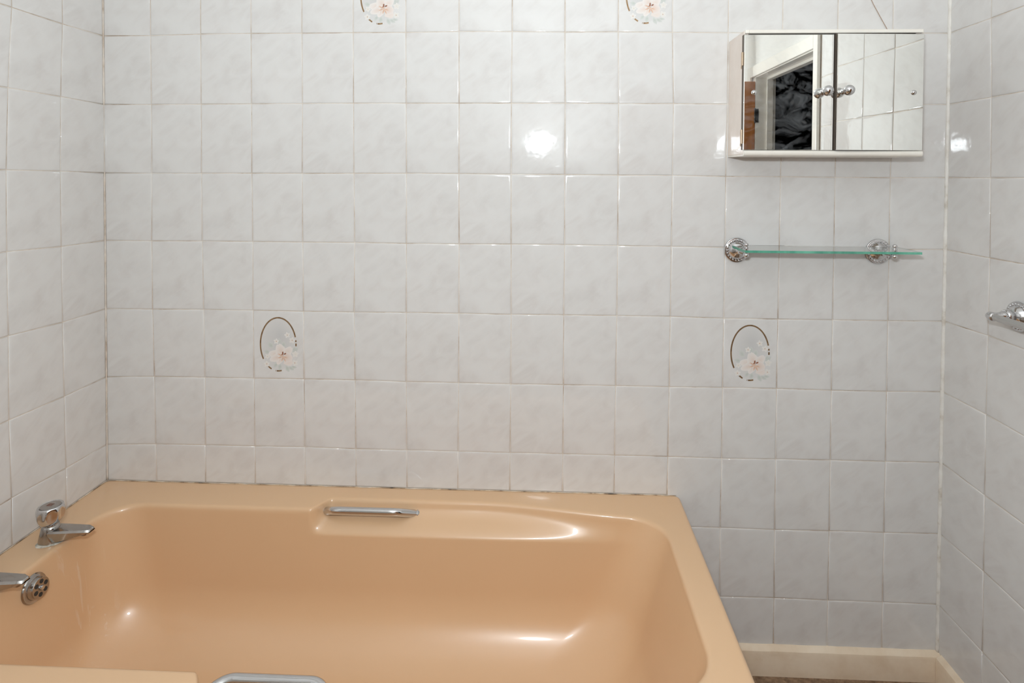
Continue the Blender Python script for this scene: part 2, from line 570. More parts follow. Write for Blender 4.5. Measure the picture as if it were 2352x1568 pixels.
GROUT = 0.0011
PROFILE = [(0.0, -TF - 0.0008), (0.0, -0.0010), (0.0010, -0.00055), (0.0025, -0.00018), (0.0050, 0.0), (0.0072, 0.0)]

def make_tile(wall, corners, frame, lean=None):
    """corners: bl, br, tr, tl in wall coordinates; frame maps (u, v, n) to world. Cushion-edged ceramic tile."""
    cu = sum(p[0] for p in corners) / 4; cv = sum(p[1] for p in corners) / 4
    sgn = [(1, 1), (-1, 1), (-1, -1), (1, -1)]
    proud = TF + rnd.uniform(-0.00015, 0.00015)
    tx, tz = rnd.gauss(0, 0.0010), rnd.gauss(0, 0.0010)      # hand-laid: each tile leans a little
    if lean: tx, tz = lean; proud = TF + 0.0012  # lean invented for two corner tiles, turns the flash reflection out of view
    verts, faces = [], []
    for e, n in PROFILE:
        for (u, v), (a, c) in zip(corners, sgn):
            uu, vv = u + a * (e + GROUT) - cu, v + c * (e + GROUT) - cv
            verts.append((uu, -(n + tx * uu + tz * vv), vv))
    R = len(PROFILE)
    for i in range(R - 1):
        for k in range(4):
            k2 = (k + 1) % 4
            faces.append((i * 4 + k, i * 4 + k2, (i + 1) * 4 + k2, (i + 1) * 4 + k))
    faces.append(tuple((R - 1) * 4 + k for k in range(4)))
    me = bpy.data.meshes.new('tile')
    me.from_pydata(verts, [], faces)
    me.materials.append(M_TILE)
    me.polygons.foreach_set('use_smooth', [True] * len(faces))
    me.update()
    o = bpy.data.objects.new('tile', me)
    COL.objects.link(o)
    o.parent = wall
    P, rz = frame(cu, cv, proud)
    o.location = P
    o.rotation_euler = (0, 0, rz)
    return o

f_back = lambda u, v, n: ((u, -n, v), 0.0)
f_left = lambda u, v, n: ((n, -u, v), PI / 2)       # local x runs away from the room corner to the back wall
f_right = lambda u, v, n: ((RX - n, -u, v), -PI / 2)

# ------------------------------------------------------------------ printed flower decoration
def floral_print(tile):
    """Flat transfer on a tile: grey oval, gold line with gaps, one large blossom, small white flowers and leaves."""
    V, F, MI, C = [], [], [], []
    def uv(X, Y):              # pixel frame of the decoration, 975 by 1255 for 150 by 200 mm
        return ((X - 175) / 975 * 150 - 75, 100 - (Y - 90) / 1255 * 200)
    layer = [0.00012]
    def poly(pts, center, cc, ce, mat=0):
        o = len(V)
        V.append((*center, layer[0])); C.append(cc)
        for p in pts:
            V.append((*p, layer[0])); C.append(ce)
        n = len(pts)
        for k in range(n):
            F.append((o, o + 1 + k, o + 1 + (k + 1) % n)); MI.append(mat)
        layer[0] += 0.000006
    def strip(inner, outer, mat, c=(0.4, 0.3, 0.2)):
        o = len(V)
        for a, q in zip(inner, outer):
            V.append((*a, layer[0])); V.append((*q, layer[0])); C.extend([c, c])
        for k in range(len(inner) - 1):
            F.append((o + 2 * k, o + 2 * k + 1, o + 2 * k + 3, o + 2 * k + 2)); MI.append(mat)
        layer[0] += 0.000006
    cx, cy = uv(657, 706); A, B = 52.5, 77.5
    def oval(t, s=0.0):
        return (cx + (A + s) * math.cos(t), cy + (B + s) * math.sin(t))
    # washed oval ground, greyer at the top
    poly([oval(2 * PI * k / 48, -2.5) for k in range(48)], (cx + 4, cy + 28), (0.545, 0.542, 0.538), (0.635, 0.625, 0.612))
    def petal(px, py, ang, ln, wd, c0, c1, notch=0.0):
        """px, py in the pixel frame; ang in degrees from the right, counter-clockwise"""
        x, y = uv(px, py); a = math.radians(ang)
        pts = []
        for k in range(13):
            s = -1 + 2 * k / 12
            w = math.cos(s * PI / 2) ** 0.55
            l = ln * (0.25 + 0.75 * (1 - abs(s) ** 2.4)) - (notch * ln if abs(s) < 0.1 else 0)
            off_ = s * wd
            pts.append((x + l * math.cos(a) - off_ * math.sin(a), y + l * math.sin(a) + off_ * math.cos(a)))
        pts.append((x, y))
        poly(pts, (x + 0.22 * ln * math.cos(a), y + 0.22 * ln * math.sin(a)), c0, c1)
    def leaf(px, py, ang, ln, wd, c0=(0.50, 0.53, 0.49), c1=(0.60, 0.61, 0.585)):
        x, y = uv(px, py); a = math.radians(ang); pts = []
        for s in (1, -1):
            for k in range(7):
                t = k / 6 if s > 0 else 1 - k / 6
                w = s * wd * math.sin(PI * t) ** 0.9
                pts.append((x + ln * t * math.cos(a) - w * math.sin(a), y + ln * t * math.sin(a) + w * math.cos(a)))
        poly(pts, (x + ln * 0.4 * math.cos(a), y + ln * 0.4 * math.sin(a)), c0, c1)
    for args in ((745, 770, 78, 20, 7), (560, 780, 130, 24, 8), (500, 860, 165, 20, 6), (930, 850, 40, 22, 6), (940, 830, 62, 15, 4),
                 (800, 1090, -62, 22, 6), (850, 1110, -30, 20, 5), (700, 1060, -100, 20, 6), (640, 1050, -130, 17, 5), (900, 1110, -8, 18, 4),
                 (690, 700, 100, 17, 5), (480, 960, 150, 15, 5)):
        leaf(*args)
    white = (0.735, 0.715, 0.690)
    # the gold line, broken where flowers cross it
    def arc(t0, t1, n):
        ts = [math.radians(t0 + (t1 - t0) * k / n) for k in range(n + 1)]
        strip([oval(t, -2.1) for t in ts], [oval(t, 2.1) for t in ts], 1)
    arc(16, 214, 64); arc(5.5, 9.5, 3); arc(-3.5, 2.5, 4); arc(235, 248, 5); arc(265, 281, 7); arc(261.5, 263, 2)
    def small(px, py, r, rot=0, cc=(0.50, 0.27, 0.17)):
        for k in range(5):
            petal(px, py, rot + 72 * k, r, r * 0.42, (0.70, 0.66, 0.60), white)
        x, y = uv(px, py)
        poly([(x + 1.3 * math.cos(t * PI / 3), y + 1.3 * math.sin(t * PI / 3)) for t in range(6)], (x, y), cc, cc)
    small(622, 652, 8.5, 12); small(832, 535, 9, 30); small(925, 628, 9.5, 5); small(437, 1068, 9, 20); small(975, 1040, 9.5, 40)
    small(450, 930, 8, 60, (0.62, 0.56, 0.47)); small(985, 880, 10, 15, (0.66, 0.62, 0.55))
    # the large blossom
    blush, pale = (0.702, 0.590, 0.525), (0.745, 0.710, 0.682)
    petal(700, 905, 172, 35, 15, blush, pale); petal(735, 890, 112, 33, 17, blush, pale, 0.08)
    petal(790, 890, 48, 30, 13, blush, pale, 0.1); petal(790, 960, -42, 27, 15, (0.72, 0.60, 0.53), (0.735, 0.675, 0.635))
    petal(760, 930, -12, 27, 17, (0.69, 0.53, 0.45), (0.735, 0.680, 0.645)); petal(715, 940, -118, 24, 10, blush, pale); petal(690, 930, -160, 32, 12, blush, pale)
    for ang, ln in ((95, 14), (150, 17), (-18, 16), (-60, 18), (-100, 16), (200, 16)):
        leaf(745, 925, ang, ln, 2.3, (0.60, 0.38, 0.27), (0.70, 0.52, 0.42))
    for px, py, ang in ((715, 900, 25), (765, 890, 30), (740, 885, 80)):
        leaf(px, py, ang, 8.5, 2.3, (0.20, 0.075, 0.045), (0.36, 0.17, 0.11))
    leaf(735, 935, 70, 8, 2.4, (0.62, 0.44, 0.34), (0.66, 0.50, 0.40))
    me = bpy.data.meshes.new('flower_print')
    me.from_pydata([(x * 1e-3, -z, y * 1e-3) for x, y, z in V], [], F)
    me.materials.append(M_PRINT); me.materials.append(M_GOLD)
    me.polygons.foreach_set('material_index', MI)
    at = me.color_attributes.new('pigment', 'FLOAT_COLOR', 'POINT')
    at.data.foreach_set('color', [x for c in C for x in (*c, 1.0)])
    me.update()
    # make every face look out of the wall
    for p in me.polygons:
        if p.normal.y > 0:
            p.flip()
    o = bpy.data.objects.new('flower_print', me)
    COL.objects.link(o)
    o.parent = tile
    o['label'] = 'printed oval with gold line and pale pink blossom'
    return o

FLORAL = {(4, -1), (9, -1), (2, 4), (11, 4)}
for j in range(-3, 9):
    for c in range(-1, 15):
        if j >= 7 and c < 10:
            continue           # behind the bath
        if j == 6 and c < 10:
            bl, br = (back_point(c, j)[0], FL - 1.3079), (back_point(c + 1, j)[0], FL - 1.3079)
            bl = (back_point(c, 6)[0] + (back_point(c, 6)[0] - back_point(c, 5)[0]) * 0.5 if c >= 0 else bl[0], bl[1])
            br = (back_point(c + 1, 6)[0] + (back_point(c + 1, 6)[0] - back_point(c + 1, 5)[0]) * 0.5, br[1])
        else:
            bl, br = back_point(c, j + 1), back_point(c + 1, j + 1)
            if j == 8: bl, br = (bl[0], 0.074), (br[0], 0.074)
        t = make_tile(WALL_BACK, [bl, br, back_point(c + 1, j), back_point(c, j)], f_back, (-0.018, 0.0) if (c, j) == (-1, 1) else None)
        if (c, j) in FLORAL:
            t['label'] = 'tile printed with an oval and a pink blossom'
            floral_print(t)
for j in range(-3, 9):
    for c in range(-1, 13):
        if j >= 7 and c < 3: continue
        q = [left_point(c + 1, j + 1), left_point(c, j + 1), left_point(c, j), left_point(c + 1, j)]
        if j == 6 and c < 4: q[0] = (q[0][0], FL - 1.3079); q[1] = (q[1][0], FL - 1.3079)
        q = [(-u, v) for u, v in q]
        # local x of the left wall points towards the back corner
        make_tile(WALL_LEFT, q, lambda u, v, n: ((n, u, v), PI / 2), (0.018, 0.0) if (c, j) == (-1, 1) else None)
for j in range(-3, 9):
    for c in range(-1, 6):
        q = [right_point(c, j + 1), right_point(c + 1, j + 1), right_point(c + 1, j), right_point(c, j)]
        if j == 8: q[0] = (q[0][0], 0.074); q[1] = (q[1][0], 0.074)
        make_tile(WALL_RIGHT, q, f_right)

# ------------------------------------------------------------------ trims, skirting, door
def bead(path, r, jit, seed):
    rr = random.Random(seed); P = []; R = []
    for i in range(len(path) - 1):
        a, q = Vector(path[i]), Vector(path[i + 1]); n = max(2, int((q - a).length / 0.014))
        for k in range(n + (i == len(path) - 2)):
            P.append(a.lerp(q, k / n)); R.append(r * (1 + rr.uniform(-jit, jit)))
    m = MB(); m.tube(P, R, 8); return m

structure('trim_1', bead([(RX - 0.0030, -0.0030, 0.075), (RX - 0.0015, -0.0025, CZ)], 0.0052, 0.16, 3), M_CAULK, 'lumpy white caulk bead down the right corner of the tiling', angle=180)
RIM = FL - 1.3085
structure('trim_2', bead([(0.0026, -0.62, RIM + 0.0002), (0.0026, -0.0026, RIM + 0.0002), (1.664, -0.0026, RIM + 0.0002)], 0.0011, 0.5, 5), M_SEAL, 'patchy sealant line between peach bath and tiles', angle=180)
structure('trim_3', bead([(0.0022, -0.0022, RIM), (0.0022, -0.0022, CZ)], 0.0022, 0.2, 9), M_GROUT, 'thin grout line in the left corner of the tiling', angle=180)

def skirting(p, axis):
    prof = [(0.0, 0.0), (0.0175, 0.0), (0.0180, 0.064), (0.0160, 0.0705), (0.0105, 0.0755), (0.0025, 0.0800), (0.0, 0.0800)]
    m = MB(); a, q = p; n = 40
    rr = random.Random(4); rings = []
    for k in range(n + 1):
        t = a + (q - a) * k / n; w = rr.uniform(-0.0006, 0.0006)
        if axis == 'x': rings.append([(t, -d, max(z + (w if z > 0.06 else 0), 0)) for d, z in prof])
        else: rings.append([(RX - d, t, max(z + (w if z > 0.06 else 0), 0)) for d, z in prof])
    m.loft(rings); return m
structure('baseboard_back', skirting((1.66, RX), 'x'), M_SKIRT, 'cream painted skirting at the foot of the back wall', angle=28)
structure('baseboard_right', skirting((-0.988, -0.0185), 'y'), M_SKIRT, 'cream painted skirting at the foot of the right wall', angle=28)

# door frame (lining, stops and architrave) and the open door, both seen in the cabinet mirror
m = MB()
m.box((RX - 0.002, DY0, 0), (RX + 0.102, hy0, DH)); m.box((RX - 0.002, hy1, 0), (RX + 0.102, DY1, DH)); m.box((RX - 0.002, hy1, DH), (RX + 0.102, hy0, hz))
frame_o = structure('trim_4', m, M_FRAME, 'white painted lining of the doorway', smooth=False)
m = MB()
m.box((RX + 0.055, DY0 - 0.012, 0), (RX + 0.085, DY0, DH - 0.012)); m.box((RX + 0.055, DY1, 0), (RX + 0.085, DY1 + 0.012, DH - 0.012)); m.box((RX + 0.055, DY1, DH - 0.012), (RX + 0.085, DY0, DH))
m.build('door_stop', M_FRAME, frame_o, smooth=False)
m = MB()
for lo, hi in (((RX - 0.016, DY0 + 0.004, 0), (RX - 0.0022, DY0 + 0.043, DH + 0.062)), ((RX - 0.016, DY1 - 0.090, 0), (RX - 0.0022, DY1 - 0.046, DH + 0.062)), ((RX - 0.016, DY1 - 0.046, DH + 0.004), (RX - 0.0022, DY1 - 0.004, DH + 0.062)), ((RX - 0.016, DY1 - 0.004, DH + 0.004), (RX - 0.0022, DY0 + 0.004, DH + 0.062))):
    m.box(lo, hi)
m.build('architrave', M_FRAME, frame_o, smooth=False, bevel=0.003)
m = MB(); m.box((1.745, DY1 - 0.042, 0.008), (RX - 0.0035, DY1 - 0.0015, DH - 0.020))
door = structure('door_1', m, M_WOOD, 'orange brown wooden door standing open into the room', smooth=False, bevel=0.002)
m = MB(); m.box((RX - 0.005, DY1 + 0.0004, 1.688), (RX + 0.014, DY1 + 0.003, 1.760)); m.tube([(RX - 0.005, DY1 + 0.002, 1.685), (RX - 0.005, DY1 + 0.002, 1.763)], 0.0035, 10)
m.build('hinge', M_BLACK, door)
m = MB(); m.tube([(1.80, DY1 - 0.003, 1.0), (1.80, DY1 + 0.045, 1.0)], 0.008, 12); m.tube(bez((1.80, DY1 + 0.045, 1.0), (1.80, DY1 + 0.055, 1.0), (1.83, DY1 + 0.055, 1.0)) + [Vector((1.91, DY1 + 0.052, 0.995))], 0.0085, 12)
m.build('door_handle', M_CHROME, door)

# ------------------------------------------------------------------ bathtub
BX0, BX1, BY0, BY1 = 0.0030, 1.674, -0.0030, -0.705
bath = thing('bathtub', (0.84, -0.355, 0.0), 'peach acrylic bathtub with moulded grips set against the tiled wall', 'bathtub')
LX0, LX1, LYB, LYF = 0.103, 1.612, -0.1045, -0.6200
DEPTH = 0.335
def inset(d, a, R):
    """how far the wall has moved inwards at depth d below the rim"""
    pts = [(0.0, 0.0), (0.0006, 0.004), (0.0027, 0.0075), (0.0065, 0.0098), (0.012, 0.0112)]
    if d <= 0.012:
        for (d0, i0), (d1, i1) in zip(pts, pts[1:]):
            if d <= d1: return i0 + (i1 - i0) * (d - d0) / (d1 - d0)
    ta = math.tan(a)
    dt = DEPTH - R + R * math.sin(a); it = 0.0112 + (dt - 0.012) * ta
    if d <= dt: return 0.0112 + (d - 0.012) * ta
    ic = it + R * math.cos(a)
    return ic - math.sqrt(max(R * R - (d - DEPTH + R) ** 2, 0))
def smooth(a, q, t):
    t = min(max((t - a) / (q - a), 0), 1); return t * t * (3 - 2 * t)
def push_x(x):
    l = smooth(0.655, 0.700, x)
    if x < 1.10: r = 1.0
    else: r = 1 - smooth(1.10, 1.60, x)
    return l * r
def push_d(d):
    return 0.052 * (1 - 0.10 * min(d / 0.04, 1)) * (1 - smooth(0.012, 0.068, d) ** 1.35)
depths = [0, .0006, .0015, .0027, .0045, .0065, .009, .012, .016, .020, .025, .030, .034, .037, .040, .043, .046, .049, .052, .055, .058, .060, .062, .064, .066, .068, .070, .073, .077, .082, .09, .10, .115, .13, .15, .165, .18, .192]
n_arc = 22
for k in range(1, n_arc + 1):
    depths.append(0.192 + (DEPTH - 0.192) * math.sin(PI / 2 * k / n_arc))
NB, NE, NC = 250, 44, 20
def plan(x0, x1, yb, yf, r, rl=None):
    """points round a rounded rectangle: back side, right corner, right end, corner, front side, corner, left end, corner"""
    P = []
    for k in range(NB): t = k / NB; P.append((x0 + r + (x1 - x0 - 2 * r) * t, yb))
    for k in range(NC): a = PI / 2 - PI / 2 * k / NC; P.append((x1 - r + r * math.cos(a), yb - r + r * math.sin(a)))
    for k in range(NE): t = k / NE; P.append((x1, yb - r + (yf - yb + 2 * r) * t))
    for k in range(NC): a = -PI / 2 * k / NC; P.append((x1 - r + r * math.cos(a), yf + r + r * math.sin(a)))
    for k in range(NB): t = k / NB; P.append((x1 - r - (x1 - x0 - 2 * r) * t, yf))
    for k in range(NC): a = -PI / 2 - PI / 2 * k / NC; P.append((x0 + r + r * math.cos(a), yf + r + r * math.sin(a)))
    for k in range(NE): t = k / NE; P.append((x0, yf + r + (yb - yf - 2 * r) * t))
    for k in range(NC): a = PI - PI / 2 * k / NC; P.append((x0 + r + r * math.cos(a), yb - r + r * math.sin(a)))
    return P
m = MB()
rings = []
# outer skirt of the rim, then its top
for dx, dz in ((0.004, -0.038), (0.0, -0.036), (0.0, -0.009), (0.0012, -0.0045), (0.004, -0.0012), (0.009, 0.0)):
    rings.append([(x, y, RIM + dz) for x, y in plan(BX0 + dx * 0.15, BX1 - dx, BY0 - dx * 0.15, BY1 + dx, 0.012)])
rings.append([(x, y, RIM) for x, y in plan(BX0 + 0.0040, BX1 - 0.0125, BY0 - 0.0040, BY1 + 0.0125, 0.010)])
RB, RL, RRr = 0.150, 0.125, 0.205
for d in depths:
    q = d / DEPTH
    x0 = LX0 + inset(d, math.radians(7), RL); x1 = LX1 - inset(d, math.radians(20), RRr)
    yb = LYB - inset(d, math.radians(6), RB); yf = LYF + inset(d, math.radians(6), RB)
    r = 0.088 + 0.05 * q
    r = min(r, (yb - yf) / 2 - 0.002)
    ring = []
    for i, (x, y) in enumerate(plan(x0, x1, yb, yf, r)):
        w = push_x(x) * push_d(d)
        if y > yb - 0.5 * r - 1e-6: y += w * smooth(yb - 0.5 * r, yb, y) if y < yb else w
        elif y < yf + 0.5 * r + 1e-6: y -= w * (1 - smooth(yf, yf + 0.5 * r, y)) if y > yf else w
        ring.append((x, y, RIM - d))
    rings.append(ring)
m.loft(rings, True, False)
nlast = len(rings[0])
base = len(m.v) - nlast
m.f.append(tuple(base + k for k in range(nlast))); m.m.append(0)
tub = m.build('tub', M_BATH, bath, angle=180)
m = MB(); m.box((1.640, -0.690, 0.0), (1.655, -0.006, RIM - 0.012)); m.build('end_panel', M_BATH, bath, smooth=False, bevel=0.002)
m = MB(); m.box((0.004, -0.690, 0.0), (1.640, -0.676, RIM - 0.012)); m.build('front_panel', M_BATH, bath, smooth=False, bevel=0.002)

def grab_handle(ymid, yend, zm, ze, xa, xm, xn, xb, name='grab_handle'):
    a, c = Vector((xa, yend, ze)), Vector((xb, yend, ze))
    p, q = Vector((xm, ymid, zm)), Vector((xn, ymid, zm))
    path = [a] + bez(a.lerp(p, 0.74), p, p.lerp(q, 0.11), 8) + bez(q.lerp(p, 0.11), q, q.lerp(c, 0.26), 8) + [c]
    m = MB(); m.tube(path, 0.0102, 18)
    h = m.build(name, M_CHROME, bath, angle=60)
    for e, d in ((a, (p - a)), (c, (q - c))):
        d = d.normalized()
        f = MB(); f.lathe([(0.0126, -0.004), (0.0126, 0.003), (0.0105, 0.0045)], e, tuple(d), 20)
        f.build('end_collar', M_CHROME, h)
    return h
grab_handle(-0.1000, -0.0670, RIM - 0.011, RIM - 0.033, 0.671, 0.722, 0.886, 0.938)
grab_handle(-0.6060, -0.6560, RIM - 0.020, RIM - 0.036, 0.658, 0.711, 0.886, 0.931)

# overflow: chrome dished plate with raised centre and six holes
on = Vector((math.cos(math.radians(7)), 0, math.sin(math.radians(7))))
oc = Vector((0.1200, -0.366, RIM - 0.0490))
m = MB(); m.lathe([(0.0, -0.003), (0.031, -0.003), (0.0315, 0.0005), (0.0298, 0.0030), (0.0245, 0.0044), (0.0238, 0.0050), (0.0228, 0.0150), (0.0215, 0.0168), (0.0, 0.0172)], oc, tuple(on), 40)
ov = m.build('overflow', M_CHROME_DARKENED, bath, origin=oc)
u = Vector((0, 1, 0)); w = on.cross(u)
for k in range(6):
    a = 2 * PI * k / 6 + 0.3
    c = oc + on * 0.0167 + (u * math.cos(a) + w * math.sin(a)) * 0.0136
    h = MB(); h.lathe([(0.0047, -0.002), (0.0047, 0.0008), (0.0, 0.0008)], c, tuple(on), 14)
    o = h.build('overflow_hole', M_DARK, ov)
h = MB(); h.lathe([(0.0055, 0.0), (0.0055, 0.004), (0.0042, 0.0062), (0.0, 0.0066)], oc + on * 0.016, tuple(on), 16)
h.build('screw', M_CHROME, ov)

# ------------------------------------------------------------------ taps
def bath_tap(x, y, label):
    t = thing('bath_tap', (x, y, RIM), label, 'tap', 'chrome taps on the bath rim')
    O = Vector((x, y, RIM))
    W = lambda p: O + Vector(p)
    # crusted washer
    m = MB(); n = 36; rr = random.Random(2)
    prof = [(0.0265, 0.0003), (0.0285, 0.0008), (0.0255, 0.0028), (0.018, 0.0032)]
    jit = [1 + 0.10 * math.sin(3 * 2 * PI * k / n + 1) * 0.6 + rr.uniform(-0.04, 0.05) for k in range(n)]
    m.loft([[W((0.002 + r * jit[k] * 1.08 * math.cos(2 * PI * k / n), r * jit[k] * math.sin(2 * PI * k / n), h)) for k in range(n)] for r, h in prof])
    m.build('base_crust', M_SCALE, t)
    # pillar body leaning into the spout: sections from deck to neck
    m = MB(); n = 32; rings = []
    for h, cx, rx, ry in ((0.0025, 0.000, 0.0245, 0.0235), (0.006, 0.000, 0.0243, 0.0233), (0.014, 0.0004, 0.0233, 0.0223), (0.024, 0.0010, 0.0216, 0.0208), (0.032, 0.0015, 0.0202, 0.0196), (0.0365, 0.0015, 0.0190, 0.0186), (0.0395, 0.0015, 0.0172, 0.0170), (0.0415, 0.0015, 0.0150, 0.0150), (0.046, 0.0015, 0.0142, 0.0142)):
        rings.append([W((cx + rx * math.cos(2 * PI * k / n), ry * math.sin(2 * PI * k / n), h)) for k in range(n)])
    m.loft(rings)
    # spout: flat-topped, tapering, with a chamfered nose
    secs = [(-0.004, 0.0150, 0.004, 0.034), (0.012, 0.0205, 0.003, 0.0345), (0.030, 0.0195, 0.005, 0.0350), (0.055, 0.0175, 0.0115, 0.0358), (0.080, 0.0157, 0.0185, 0.0365), (0.092, 0.0148, 0.0225, 0.0368), (0.104, 0.0105, 0.0262, 0.0355), (0.1065, 0.0090, 0.0280, 0.0330)]
    rings = []
    for sx, hw, z0, z1 in secs:
        e = 0.0022; cw = hw * 0.80
        rings.append([W((sx, a, z)) for a, z in ((-hw, z1 - e * 2.2), (-hw + e * 1.6, z1 - e * 0.35), (-cw * 0.6, z1), (cw * 0.6, z1), (hw - e * 1.6, z1 - e * 0.35), (hw, z1 - e * 2.2), (cw, z0 + e * 1.2), (cw * 0.55, z0), (-cw * 0.55, z0), (-cw, z0 + e * 1.2))])
    m.loft(rings)
    m.build('tap_body', M_CHROME_DARKENED, t, angle=32)
    m = MB(); m.lathe([(0.0075, 0.0), (0.0088, 0.001), (0.0088, 0.008), (0.0, 0.008)], W((0.088, 0, 0.0190)), 'Z', 20)
    m.build('nozzle', M_CHROME_DARKENED, t)
    # fluted knob
    m = MB(); n = 96; rings = []
    for h, r, d in ((0.0440, 0.0145, 0.0), (0.0455, 0.0165, 0.0), (0.0510, 0.0205, 0.03), (0.0590, 0.0245, 0.10), (0.0680, 0.0268, 0.16), (0.0760, 0.0268, 0.16), (0.0820, 0.0258, 0.09), (0.0862, 0.0240, 0.03), (0.0885, 0.0226, 0.0), (0.0892, 0.0212, 0.0), (0.0885, 0.0200, 0.0), (0.0880, 0.0196, 0.0)):
        ring = []
        for k in range(n):
            a = 2 * PI * k / n
            c = abs(math.sin(4 * (a + 0.35)))         # eight flutes
            rk = 1.13 * r * (1 - 0.92 * d * (c ** 1.3)); ring.append(W((0.0015 + rk * math.cos(a), rk * math.sin(a), h)))
        rings.append(ring)
    m.loft(rings)
    k = m.build('knob', M_CHROME, t, angle=50)
    m = MB(); m.lathe([(0.0205, 0.0), (0.0205, 0.0012), (0.0190, 0.0018), (0.0, 0.0022)], W((0.0015, 0, 0.0878)), 'Z', 40)
    m.build('index_disc', M_CHROME_DARKENED, k)
    # red-brown mark: three bars joined at one side
    m = MB(); z0, z1 = 0.0895, 0.09025
    for lo, hi in (((-0.0050, -0.0048), (0.0062, -0.0030)), ((-0.0050, -0.0008), (0.0058, 0.0008)), ((-0.0050, 0.0030), (0.0062, 0.0048)), ((-0.0068, -0.0048), (-0.0050, 0.0048))):
        m.box(W((lo[0] + 0.0015, lo[1], z0)), W((hi[0] + 0.0015, hi[1], z1)))
    m.build('disc_mark', M_RED, k, smooth=False)
    return t
bath_tap(0.076, -0.2745, 'chrome bath tap nearer the back wall, whole fluted knob in view')
bath_tap(0.074, -0.4470, 'chrome bath tap cut by the frame, spout over the overflow')

# ------------------------------------------------------------------ mirrored cabinet
KX0, KX1, KY = 1.797, 2.243, -0.1245
KZ0, KZ1 = FL - 0.3500, FL - 0.0275
cab = thing('mirror_cabinet', ((KX0 + KX1) / 2, -0.0024, KZ0), 'cream two-door mirrored wall cabinet above the glass shelf', 'cabinet')
m = MB(); m.box((KX0, -0.1225, KZ0 + 0.004), (KX0 + 0.012, -0.0030, KZ1 - 0.001)); m.build('side_panel', M_CABINET_SIDE, cab, smooth=False, bevel=0.0015)
m = MB(); m.box((KX1 - 0.014, -0.1225, KZ0 + 0.004), (KX1 - 0.002, -0.0030, KZ1 - 0.001)); m.build('side_panel', M_CABINET_SIDE, cab, smooth=False, bevel=0.0015)
m = MB(); m.box((KX0 + 0.012, -0.1310, KZ1 - 0.0095), (KX1, -0.0030, KZ1)); m.box((KX0 + 0.001, -0.1310, KZ1 - 0.0095), (KX0 + 0.012, -0.1226, KZ1)); m.build('top_panel', M_CABINET, cab, smooth=False, bevel=0.0022)
m = MB()
n0 = 9; prof = [(-0.0030, KZ0 + 0.0150), (-0.1270, KZ0 + 0.0150)] + [(-0.1265 - 0.0062 * math.sin(PI * k / n0), KZ0 + 0.0075 + 0.0075 * math.cos(PI * k / n0)) for k in range(1, n0)] + [(-0.1270, KZ0), (-0.0030, KZ0)]
m.loft([[(x, y, z) for y, z in prof] for x in (KX0 + 0.0005, KX1 + 0.0015)])
m.build('bottom_panel', M_CABINET, cab, angle=40)
m = MB(); m.box((KX0 + 0.012, -0.0090, KZ0 + 0.015), (KX1 - 0.014, -0.0030, KZ1 - 0.010)); m.build('back_panel', M_CABINET, cab, smooth=False)
DZ0, DZ1 = FL - 0.3345, FL - 0.0392
def cabinet_door(x0, x1, mat, tilt, pivot, knob_x, stud_x, label):
    rot = Matrix.Rotation(math.radians(tilt), 4, 'Z')
    m = MB(); m.box((x0, -0.1300, DZ0), (x1, -0.1250, DZ1 - 0.0012))
    pane = m.build('door', mat, cab, smooth=False, bevel=0.0008, origin=(pivot, -0.1250, DZ0))
    pane['label'] = label
    e = MB(); e.box((x0 - 0.0004, -0.1247, DZ0 + 0.0004), (x1 + 0.0022, -0.1130, DZ1 + 0.0004)); e.build('door_board', M_EDGE_GAP, pane, smooth=False)
    kz = FL - 0.1863
    k = MB(); k.lathe([(0.0085, 0.0), (0.0085, 0.0015), (0.0052, 0.004), (0.0048, 0.010), (0.0066, 0.0130), (0.0090, 0.0150)], (knob_x, -0.1300, kz), (0, -1, 0), 24)
    k.sphere((knob_x, -0.1300 - 0.0235, kz), 0.0133, 32, 20)
    k.build('knob', M_CHROME, pane)
    s = MB(); s.lathe([(0.0066, 0.0), (0.0066, 0.001), (0.0056, 0.0034), (0.0030, 0.0052), (0.0, 0.0056)], (stud_x, -0.1300, FL - 0.1880), (0, -1, 0), 20)
    s.build('mirror_stud', M_CHROME, pane)
    pane.rotation_euler = (0, 0, math.radians(tilt))
    return pane
M_EDGE_GAP = plain('dark_edge_and_gap', (0.12, 0.095, 0.075), 0.6)  # dark colour stands for shade in the door gaps as well as the board edge
cabinet_door(KX0 - 0.0005, 2.0208, M_MIRROR_SMEARED, 0.0, KX0, 1.9962, 1.8215, 'smeared mirror door reflecting the doorway')
cabinet_door(2.0250, 2.2438, M_MIRROR, 2.3, 2.2450, 2.0424, 2.2197, 'clean mirror door reflecting white tiles')
for zc, ln in ((FL - 0.100, 0.034), (FL - 0.300, 0.036)):
    m = MB(); m.tube([(KX0 - 0.0022, -0.1200, zc - ln / 2), (KX0 - 0.0022, -0.1200, zc + ln / 2)], 0.0030, 12)
    m.box((KX0 - 0.0016, -0.1215, zc - ln / 2), (KX0 - 0.0002, -0.1080, zc + ln / 2))
    m.box((KX0 - 0.0016, -0.1105, zc - ln / 2 - 0.006), (KX0 - 0.0002, -0.1060, zc - ln / 2))
    m.build('hinge', M_RUST, cab, angle=40)

m = MB()
m.tube([(2.1815, -0.0034, FL + 0.0855), (2.1870, -0.0036, FL + 0.0735), (2.1960, -0.0036, FL + 0.0570), (2.2100, -0.0036, FL + 0.0315), (2.2225, -0.0036, FL + 0.0095), (2.2290, -0.0036, FL - 0.0020), (2.2330, -0.0036, FL - 0.0268)], 0.00085, 8)
m.tube([(2.1815, -0.0034, FL + 0.0855), (2.1800, -0.0034, FL + 0.14), (2.1790, -0.0034, FL + 0.40)], 0.00085, 8)
tag(m.build('cord', M_CORD), 'thin brown cord hanging down the tiles to the cabinet top', 'cord')

